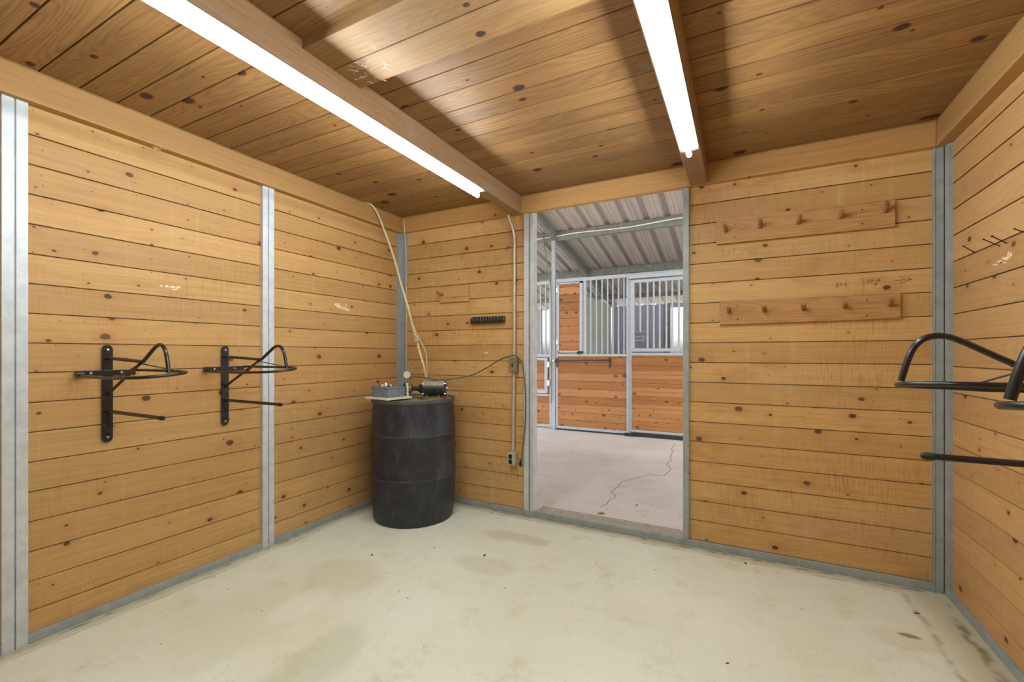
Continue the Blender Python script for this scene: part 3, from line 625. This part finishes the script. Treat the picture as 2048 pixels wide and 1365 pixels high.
# ------------------------------------------------------------------ right wall nails, scuffs, pencil writing
for (hx, hy, tx, ty, lab) in ((1951, 506, 1927, 493, 'rusty nail on the right wall nearest the corner post'), (2003, 494, 1967, 479, 'rusty nail on the right wall, lower one of the middle pair'), (2016, 488, 1984, 473, 'rusty nail on the right wall, higher one of the middle pair'), (2053, 467, 2029, 458, 'rusty nail on the right wall at the picture edge')):
    a_ = on_side(hx, hy, RX+.022); e_ = on_side(tx, ty, RX-.035)
    b = bm_(); tube(b, [a_, e_], .0020, 8); dv = (e_-a_).normalized(); tube(b, [e_, e_+dv*.0015], .0042, 10); o = obj('wall_nail', b, M['iron'], smooth=True)
    tag(o, lab, 'nail', 'nails in the right wall')
def splat(name, pts, X, label, mat=None, n_=3):
    b = bm_()
    for (cx, cy, rx, ry) in pts:
        c_ = on_side(cx, cy, X); e1 = on_side(cx+rx, cy, X)-c_; e2 = on_side(cx, cy-ry, X)-c_
        ring = [c_+e1*math.cos(2*PI*k/18)*(1+random.uniform(-.3, .2))+e2*math.sin(2*PI*k/18)*(1+random.uniform(-.3, .2)) for k in range(18)]
        s = .0012 if X < 0 else -.0012
        lo = [b.verts.new(p) for p in ring]; hi = [b.verts.new(p+Vector((s, 0, 0))) for p in ring]
        b.faces.new(hi); b.faces.new(lo[::-1])
        for k in range(18): b.faces.new((lo[k], lo[(k+1) % 18], hi[(k+1) % 18], hi[k]))
    bmesh.ops.recalc_face_normals(b, faces=b.faces[:])
    o = obj(name, b, mat or M['scuff']); tag(o, label, 'plaster patch')
splat('plaster_patch', [(674, 610, 5, 4), (680, 614, 6, 2.5), (688, 617, 6, 2.5), (694, 620, 5, 2.2), (692, 611, 3, 1.6)], LX-.0198, 'white plaster scuff on the left wall between the middle post and the corner')
splat('plaster_patch', [(322, 572, 4, 1.6), (333, 573, 5, 2.4), (345, 574, 6, 2.6), (356, 575, 5, 2.4), (350, 579, 7, 1.4)], LX-.0198, 'faint white scuff on the left wall above the nearer saddle rack')
splat('plaster_patch', [(1990, 530, 6, 2.2), (2001, 524, 7, 3.0), (2012, 517, 8, 4), (2020, 510, 5, 6), (2008, 526, 9, 1.6)], RX+.0178, 'white scuff on the right wall below the nails')
def strokes(name, lines, label, r=.0011):
    b = bm_(); s = 2048/180
    for ln in lines:
        tube(b, smooth_curve([on_back(1660+x/s, 540+y/s, BY+.0145) for x, y in ln], 3), r, 5)
    o = obj(name, b, M['pencil']); tag(o, label, 'writing')
strokes('pencil_letters', [[(160, 285), (155, 350), (140, 420)], [(205, 300), (170, 345), (205, 385)], [(265, 300), (232, 318), (260, 340), (230, 362)], [(358, 280), (360, 340), (362, 405)], [(305, 322), (358, 340)], [(300, 345), (335, 318)]], 'pencilled letters H S H on the back wall between the peg racks')
strokes('pencil_number', [[(840, 240), (872, 230), (880, 250), (850, 285), (838, 300), (872, 290)], [(955, 215), (925, 235), (915, 270), (935, 280), (975, 262), (992, 240), (960, 232)], [(1040, 240), (1100, 238), (1160, 240)], [(1075, 205), (1066, 285)], [(1122, 195), (1115, 280)]], 'pencilled number 20 and hash sign beside a knot on the back wall')
strokes('pencil_arrow', [[(1450, 255), (1600, 232), (1750, 215), (1855, 222)], [(1560, 155), (1700, 165), (1800, 180), (1855, 218)], [(1590, 325), (1680, 275), (1780, 240), (1855, 222)]], 'pencilled arrow pointing right towards the corner post')

# ------------------------------------------------------------------ cobwebs, straw, leaves
def webs(lines, label, r=.0012):
    b = bm_()
    for ln in lines: tube(b, smooth_curve(ln, 4), r, 5)
    o = obj('cobweb', b, M['web']); tag(o, label, 'cobweb', kind='stuff')
ln = []
for k in range(18):
    c_ = on_level(random.uniform(700, 770), random.uniform(120, 165), 2.362); q = [c_]
    for j in range(3): c_ = c_+Vector((random.uniform(-.02, .02), random.uniform(-.02, .02), random.uniform(-.006, .003))); q.append(c_)
    ln.append(q)
ln += [[on_level(738, 92, 2.364), on_level(749, 92, 2.35), on_level(748, 100, 2.35)], [on_level(724, 128, 2.364), on_level(738, 124, 2.355), on_level(741, 118, 2.36)]]
webs(ln, 'dusty cobweb on the crosspiece beside the left ceiling beam', .0006)
webs([[on_level(1287, 172, 2.404), at_depth(1288, 200, 2.2)+Vector((0, 0, .0))]], 'thin hanging cobweb thread left of the right light', .0006)
ln = []
for k in range(9):
    c_ = on_back(random.uniform(760, 800), random.uniform(450, 466), 2.95); c_.x = LX+.037
    ln.append([c_, c_+Vector((.004, random.uniform(-.03, .03), random.uniform(-.015, .005)))])
webs(ln, 'dusty cobweb under the left header near the corner', .0012)
b = bm_()
p0 = on_side(316, 296, LX+.03)
for k in range(22):
    d_ = Vector((random.uniform(.0, .02), random.uniform(-.03, .03), random.uniform(-.035, .012))); tube(b, [p0+Vector((0, 0, -.004)), p0+d_], .0009, 4)
o = obj('straw_tuft', b, M['straw']); tag(o, 'small tuft of straw caught under the left header board', 'straw', kind='stuff')
def leaf(px, py, r, rot, label):
    p = on_level(px, py, .0); b = bm_()
    out = [(0, -1), (.35, -.5), (.55, 0), (.3, .55), (0, 1.1), (-.35, .5), (-.5, 0), (-.3, -.6)]
    lo = []; hi = []
    for (x, y) in out:
        xr = x*math.cos(rot)-y*math.sin(rot); yr = x*math.sin(rot)+y*math.cos(rot)
        z = .001+abs(x)*r*.25
        lo.append(b.verts.new((p.x+xr*r, p.y+yr*r, z))); hi.append(b.verts.new((p.x+xr*r, p.y+yr*r, z+.0012)))
    b.faces.new(hi); b.faces.new(lo[::-1])
    for k in range(8): b.faces.new((lo[k], lo[(k+1) % 8], hi[(k+1) % 8], hi[k]))
    bmesh.ops.recalc_face_normals(b, faces=b.faces[:]); o = obj('dry_leaf', b, M['leaf']); tag(o, label, 'leaf', 'dry leaves on the concrete')
leaf(969, 1112, .016, .3, 'tan dry leaf on the floor in front of the doorway')
leaf(744, 1111, .013, 1.2, 'small dark leaf on the floor in front of the barrel')
leaf(1455, 1328, .008, 2.2, 'tiny dark leaf on the floor at the bottom of the picture')
leaf(1491, 1128, .014, .6, 'small dark leaf on the floor below the right of the doorway')
leaf(983, 1028, .012, 2.6, 'small leaf on the floor by the sill left of the doorway')
leaf(1834, 1228, .014, 1.9, 'small dark leaf on the floor near the right corner post')
leaf(1203, 1028, .03, 1.9, 'dark leaf on the gravel sill just outside the doorway')
leaf(1273, 1011, .016, .4, 'small leaf on the aisle floor beyond the sill')

# ------------------------------------------------------------------ aisle beyond the door
YS = 6.67
t_ = bm_(); box(t_, (-14, BY+.04, -.2), (12, 11.5, -.004)); fl = struct('floor_aisle', t_, M['aisle'], 'grey concrete floor of the stable aisle')
b = bm_(); box(b, (-1.40, BY+.04, -.003), (-.30, 3.235, .012), .004); trim(b, M['stone'], 'gravelly concrete strip behind the door sill')
b = bm_()
def ribbon(bm, pts, w_, z=.001):
    P = [Vector(p) for p in pts]
    for a, c in zip(P, P[1:]):
        d = (c-a).normalized(); n_ = Vector((-d.y, d.x, 0))*w_/2
        prism_pts = [a-n_, c-n_, c+n_, a+n_]
        lo = [bm.verts.new((p.x, p.y, -.006)) for p in prism_pts]; hi = [bm.verts.new((p.x, p.y, -.003)) for p in prism_pts]
        bm.faces.new(hi); bm.faces.new(lo[::-1])
        for k in range(4): bm.faces.new((lo[k], lo[(k+1) % 4], hi[(k+1) % 4], hi[k]))
def fpt(x, y, s=5.687): return on_level(1060+x/s, 840+y/s, 0)
cr = [(1650, 265), (1612, 330), (1620, 370), (1600, 385), (1610, 410), (1590, 430), (1615, 465), (1570, 480), (1555, 505), (1590, 530), (1600, 570), (1560, 600), (1525, 635), (1440, 628), (1380, 628), (1345, 618), (1300, 640), (1230, 655), (1150, 672), (1100, 690), (1070, 690), (1035, 710), (1005, 760), (960, 785), (925, 820), (968, 850), (960, 895), (920, 900), (895, 920), (875, 950), (800, 990)]
ribbon(b, [fpt(*p) for p in cr], .007); ribbon(b, [(-3.6, 5.6, 0), (-2.9, 6.45, 0)], .018)
bmesh.ops.recalc_face_normals(b, faces=b.faces[:])
struct('floor_crack', b, M['crack'], parent=fl)
b = bm_(); box(b, (-60, 11.5, -.25), (60, 90, -.05)); box(b, (-60, -60, -.45), (60, 90, -.26)); struct('floor_outside', b, M['ground'], 'pale bright ground outside the barn')

# roof: falls away from the room
SL = .207
def RZ(y): return 3.185-SL*(y-YS)
b = bm_()
x = -2.403-.29*16; prof = []
while x < 6:
    prof += [(x-.052, 0), (x-.034, .046), (x+.034, .046), (x+.052, 0), (x+.105, 0), (x+.112, .007), (x+.124, .007), (x+.131, 0), (x+.162, 0), (x+.169, .007), (x+.181, .007), (x+.188, 0)]
    x += .29
y0, y1 = 1.5, 10.7
rows = []
for (yy, dz) in ((y0, 0), (y1, 0), (y1, .0012), (y0, .0012)):
    rows.append([b.verts.new((px, yy, RZ(yy)+pz+dz)) for px, pz in prof])
for i in range(4):
    A, B = rows[i], rows[(i+1) % 4]
    for k in range(len(prof)-1): b.faces.new((A[k], A[k+1], B[k+1], B[k]))
bmesh.ops.recalc_face_normals(b, faces=b.faces[:])
struct('ceiling_aisle', b, M['roof'], 'ribbed metal roof sheet over the aisle and stalls')
def purlin(y, h, lab, x0=-7, x1=6):
    b = bm_(); zt = RZ(y)-.002
    prism(b, [(y-.032, zt), (y+.032, zt-.013), (y+.032, zt-.022), (y-.022, zt-.012), (y-.022, zt-h+.010), (y+.030, zt-h+.010), (y+.030, zt-h), (y-.032, zt-h)], 0, x0, x1)
    trim(b, M['galv_dark'], lab)
purlin(YS+.01, .135, 'steel purlin above the stall fronts carrying a white pipe'); purlin(8.3, .12, 'steel purlin deeper inside the stalls'); purlin(9.85, .08, 'steel eave purlin at the back of the stalls'); purlin(5.0, .13, 'steel purlin over the aisle near the room'); purlin(3.4, .13, 'steel purlin above the doorway wall')
for rx_, nm in ((-2.665, 'left of the doorway view'), (1.1, 'to the right')):
    b = bm_()
    v = []
    for (yy, dz) in ((2.0, -.004), (10.5, -.004), (10.5, -.14), (2.0, -.14)):
        v.append((yy, RZ(yy)+dz-.002))
    prism(b, v, 0, rx_-.035, rx_+.03); trim(b, M['galv_dark'], 'sloping steel rafter '+nm)
b = bm_(); tube(b, smooth_curve([(-4.2, YS-.04, 3.085), (-2.75, YS-.04, 3.10), (-2.3, YS-.04, 3.118), (-1.5, YS-.04, 3.10), (-.75, YS-.04, 3.135), (.4, YS-.04, 3.13)], 6), .011, 10); o = obj('white_pipe', b, M['white_pipe'], smooth=True); tag(o, 'white plastic pipe strapped along the purlin over the stalls', 'pipe')
b = bm_(); tube(b, smooth_curve([on_back(x_, y_, YS-.064) for x_, y_ in ((1087, 474), (1088, 490), (1092, 515), (1098, 550), (1102, 585), (1103.5, 640), (1103, 720), (1102, 806))], 5), .011, 8); o = obj('green_hose', b, M['green_hose'], smooth=True); tag(o, 'thin green hose hanging down the barn post outside', 'hose')

# support posts
b = bm_(); box(b, (-2.735, YS-.02, 0), (-2.672, YS+.04, 3.06), .003); o = obj('support_post', b, M['grey_paint']); tag(o, 'tall grey steel post between the stall fronts, reaching the purlin', 'post')
def R(bm, x0, x1, z0, z1, y0=YS, y1=YS+.04): box(bm, (x0, y0, z0), (x1, y1, z1), .002)
# stall front seen through the door
t = thing('stall_front', 'fixed stall front with barred window above pine planks across the aisle', 'stall front', (-2.1, YS, 0))
b = bm_()
R(b, -2.668, -1.47, 2.362, 2.418); R(b, -2.63, -1.535, 1.180, 1.218); R(b, -2.63, -1.535, .022, .062); R(b, -2.668, -2.632, .022, 2.362); R(b, -1.534, -1.474, 0.04, 2.362, YS-.01); R(b, -2.205, -2.158, 1.218, 2.362)
R(b, -1.474, .5, 2.385, 2.418)
obj('frame', b, M['grey_paint'], t)
for xx in (-2.09, -2.0, -1.911, -1.824, -1.743, -1.657, -1.574):
    b = bm_(); tube(b, [(xx, YS+.02, 1.215), (xx, YS+.02, 2.365)], .0135, 10); obj('bar', b, M['grey_paint'], t, smooth=True)
b = bm_(); prism(b, board_profile(YS+.008, YS+.034, .06, 1.182, joints(.0445, .1245)), 0, -2.634, -1.532); obj('plank_panel', b, M['stallwood'], t)
b = bm_(); box(b, (-2.66, YS+.0, -.003), (-1.54, YS+.03, .022)); box(b, (-1.56, YS-.06, -.003), (-1.42, YS+.0, .04), .008); obj('rubber_strip', b, M['rubber'], t)
sh = thing('tmp', '', '', (0, 0, 0)); bpy.data.objects.remove(sh)
b = bm_(); R(b, -2.628, -2.212, 1.240, 1.262, YS-.02, YS+.015); R(b, -2.628, -2.212, 2.33, 2.352, YS-.02, YS+.015); R(b, -2.628, -2.603, 1.24, 2.352, YS-.02, YS+.015); R(b, -2.262, -2.212, 1.24, 2.352, YS-.02, YS+.015)
shf = obj('shutter', b, M['grey_paint'], t)
def sub(o_parent, name, bm, mat, **kw):
    loc = o_parent.parent.location if o_parent.parent else Vector((0, 0, 0))
    bmesh.ops.translate(bm, verts=bm.verts[:], vec=-loc); me = bpy.data.meshes.new(name); bm.to_mesh(me); bm.free(); me.materials.append(mat)
    o = bpy.data.objects.new(name, me); C.objects.link(o); o.parent = o_parent; return o
b = bm_(); prism(b, board_profile(YS-.008, YS+.01, 1.262, 2.33, joints(.0445, .1245)), 0, -2.603, -2.262); sub(shf, 'shutter_planks', b, M['stallwood'])
for zz in (2.20, 1.37):
    b = bm_(); box(b, (-2.655, YS-.03, zz), (-2.625, YS-.0, zz+.08), .002); sub(shf, 'hinge', b, M['galv'])
b = bm_(); tube(b, [(-2.30, YS-.03, 1.235), (-2.20, YS-.035, 1.24)], .012, 8); tube(b, [(-2.26+.025*math.cos(k*PI/8), YS-.04, 1.235+.025*math.sin(k*PI/8)) for k in range(17)], .005, 6, False); sub(shf, 'latch', b, M['iron'])

# sliding door
t = thing('sliding_stall_door', 'sliding stall door with steel bars above pine planks, right of the doorway view', 'stall door', (-.9, YS-.05, .06))
ya, yb = YS-.05, YS-.012
b = bm_()
def Q(x0, x1, z0, z1): box(b, (x0, ya, z0), (x1, yb, z1), .002)
Q(-1.466, -.12, 2.262, 2.308); Q(-1.466, -.12, 1.252, 1.300); Q(-1.466, -.12, .070, .10); Q(-1.466, -1.408, 1.300, 2.262); Q(-.18, -.12, .10, 2.262); Q(-1.466, -1.45, .10, 1.252); Q(-1.45, -.18, 1.195, 1.232)
obj('frame', b, M['grey_paint'], t)
for k, xx in enumerate((-1.325, -1.221, -1.134, -1.051, -.96, -.879, -.79, -.70, -.61, -.52, -.43, -.34, -.25)):
    b = bm_(); tube(b, [(xx, (ya+yb)/2, 1.545 if k == 0 else 1.298), (xx, (ya+yb)/2, 2.265)], .0150, 10); obj('bar', b, M['grey_paint'], t, smooth=True)
b = bm_(); tube(b, [(-1.408, ya+.018, 1.540), (-1.221, ya+.018, 1.540)], .012, 8); box(b, (-1.405, ya+.005, 1.405), (-1.28, ya+.012, 1.42)); box(b, (-1.405, ya+.005, 1.465), (-1.31, ya+.012, 1.475)); box(b, (-1.285, ya+.005, 1.405), (-1.272, ya+.012, 1.49)); obj('feed_opening', b, M['galv_dark'], t)
b = bm_(); prism(b, board_profile(ya+.010, yb-.004, .10, 1.196, joints(.0445, .1245)), 0, -1.45, -.18); obj('plank_panel', b, M['stallwood'], t)
b = bm_(); box(b, (-1.50, YS-.075, 2.325), (1.0, YS-.02, 2.380), .004); o = obj('door_track', b, M['grey_paint']); tag(o, 'grey steel track above the sliding stall door', 'track')
b = bm_(); box(b, (-1.44, YS-.03, -.003), (.2, YS+.02, .05)); o = obj('floor_guide', b, M['rubber']); tag(o, 'dark guide rail on the floor below the sliding stall door', 'rail')
# fixed front to the right of the sliding door
b = bm_(); prism(b, board_profile(YS+.008, YS+.04, 0.02, 2.362, joints(.0445, .1245)), 0, -.08, 3.0); struct('wall_stall_front', b, M['stallwood'], 'pine plank stall wall beyond the sliding door')

# blanket bar
t = thing('blanket_bar', 'black blanket bar mounted below the barred stall window', 'blanket bar', (-2.2, YS-.02, 1.1))
b = bm_(); tube(b, [(-2.66, YS-.07, 1.108), (-1.79, YS-.07, 1.125)], .0105, 10); obj('rod', b, M['black'], t, smooth=True)
for xx, zz in ((-2.645, 1.0), (-1.785, 1.012)):
    b = bm_(); box(b, (xx-.018, YS-.002, zz), (xx+.018, YS+.0075, zz+.155), .003); box(b, (xx-.010, YS-.08, zz+.10), (xx+.010, YS-.002, zz+.12), .002); obj('bracket', b, M['black'], t)
b = bm_(); tube(b, [(-2.69, YS-.07, 1.107), (-2.66, YS-.07, 1.108)], .014, 10); obj('end_cap', b, M['white_pipe'], t)

# left stall front
t = thing('stall_front', 'stall front left of the tall post with a small ring pull hatch', 'stall front', (-3.2, YS, 0))
b = bm_()
R(b, -4.6, -2.745, 2.352, 2.405); R(b, -4.6, -2.78, 1.165, 1.213); R(b, -4.6, -2.78, .030, .070); R(b, -2.78, -2.742, .02, 2.352); R(b, -4.6, -2.78, .527, .560)
obj('frame', b, M['grey_paint'], t)
for k in range(18):
    xx = -2.851-.094*k
    b = bm_(); tube(b, [(xx, YS+.02, 1.213), (xx, YS+.02, 2.355)], .0135, 10); obj('bar', b, M['grey_paint'], t, smooth=True)
b = bm_(); prism(b, board_profile(YS+.008, YS+.034, .066, 1.168, joints(.0445, .1245)), 0, -4.6, -2.778); obj('plank_panel', b, M['stallwood'], t)
b = bm_(); box(b, (-3.45, YS-.03, .575), (-2.80, YS-.002, .635), .002); box(b, (-3.45, YS-.03, 1.11), (-2.80, YS-.002, 1.155), .002); box(b, (-2.855, YS-.03, .635), (-2.80, YS-.002, 1.11), .002); box(b, (-3.45, YS-.03, .635), (-3.40, YS-.002, 1.11), .002)
h_ = obj('hatch', b, M['grey_paint'], t)
b = bm_(); prism(b, board_profile(YS-.018, YS-.004, .635, 1.11, joints(.0445, .1245)), 0, -3.40, -2.855); sub(h_, 'hatch_planks', b, M['stallwood'])
b = bm_(); tube(b, [on_back(1068+7*math.cos(k*PI/10)/1.5, 721+6*math.sin(k*PI/10), YS-.05) for k in range(21)], .007, 8, False); sub(h_, 'ring_pull', b, M['iron'])
for zz in (.70, 1.0):
    b = bm_(); box(b, (-2.805, YS-.034, zz), (-2.765, YS-.001, zz+.09), .002); sub(h_, 'hinge', b, M['galv'])

# stall interior walls
b = bm_(); box(b, (-2.70, YS+.06, 0), (-2.66, 10.05, 2.30)); box(b, (-2.71, YS+.06, 2.30), (-2.65, 10.05, 2.335), .003); struct('wall_stall_side', b, M['panel_green'], 'grey panel partition inside the stall')
b = bm_(); box(b, (-2.65, 10.06, 0), (-1.49, 10.10, 2.30)); box(b, (-6.5, 10.06, 0), (-4.45, 10.10, 2.32)); box(b, (-3.3, 10.06, 0), (-2.7, 10.10, 2.32)); box(b, (.2, 10.06, 0), (4.0, 10.10, 2.32)); box(b, (-1.49, 10.06, 0), (.2, 10.10, .4)); box(b, (-1.36, 10.06, 2.22), (.2, 10.10, 2.32)); struct('wall_stall_back', b, M['panel_blue'], 'blue grey sheet wall at the back of the stalls')
b = bm_(); box(b, (-1.49, 10.03, 0), (-1.37, 10.12, 2.32)); box(b, (-4.45, 10.03, 0), (-4.40, 10.12, 2.32)); struct('trim_stall_post', b, M['galv_dark'], 'dark post of the open back of the stall')
b = bm_(); box(b, (-2.655, YS+.10, 1.52), (-2.645, YS+.24, 1.58), .002); box(b, (-2.655, YS+.16, 1.30), (-2.64, YS+.19, 1.52), .002); box(b, (-2.655, YS+.10, 1.58), (-2.645, YS+.12, 1.68), .002); o = obj('wall_bracket', b, M['dark']); tag(o, 'small black bracket on the grey partition inside the stall', 'bracket')
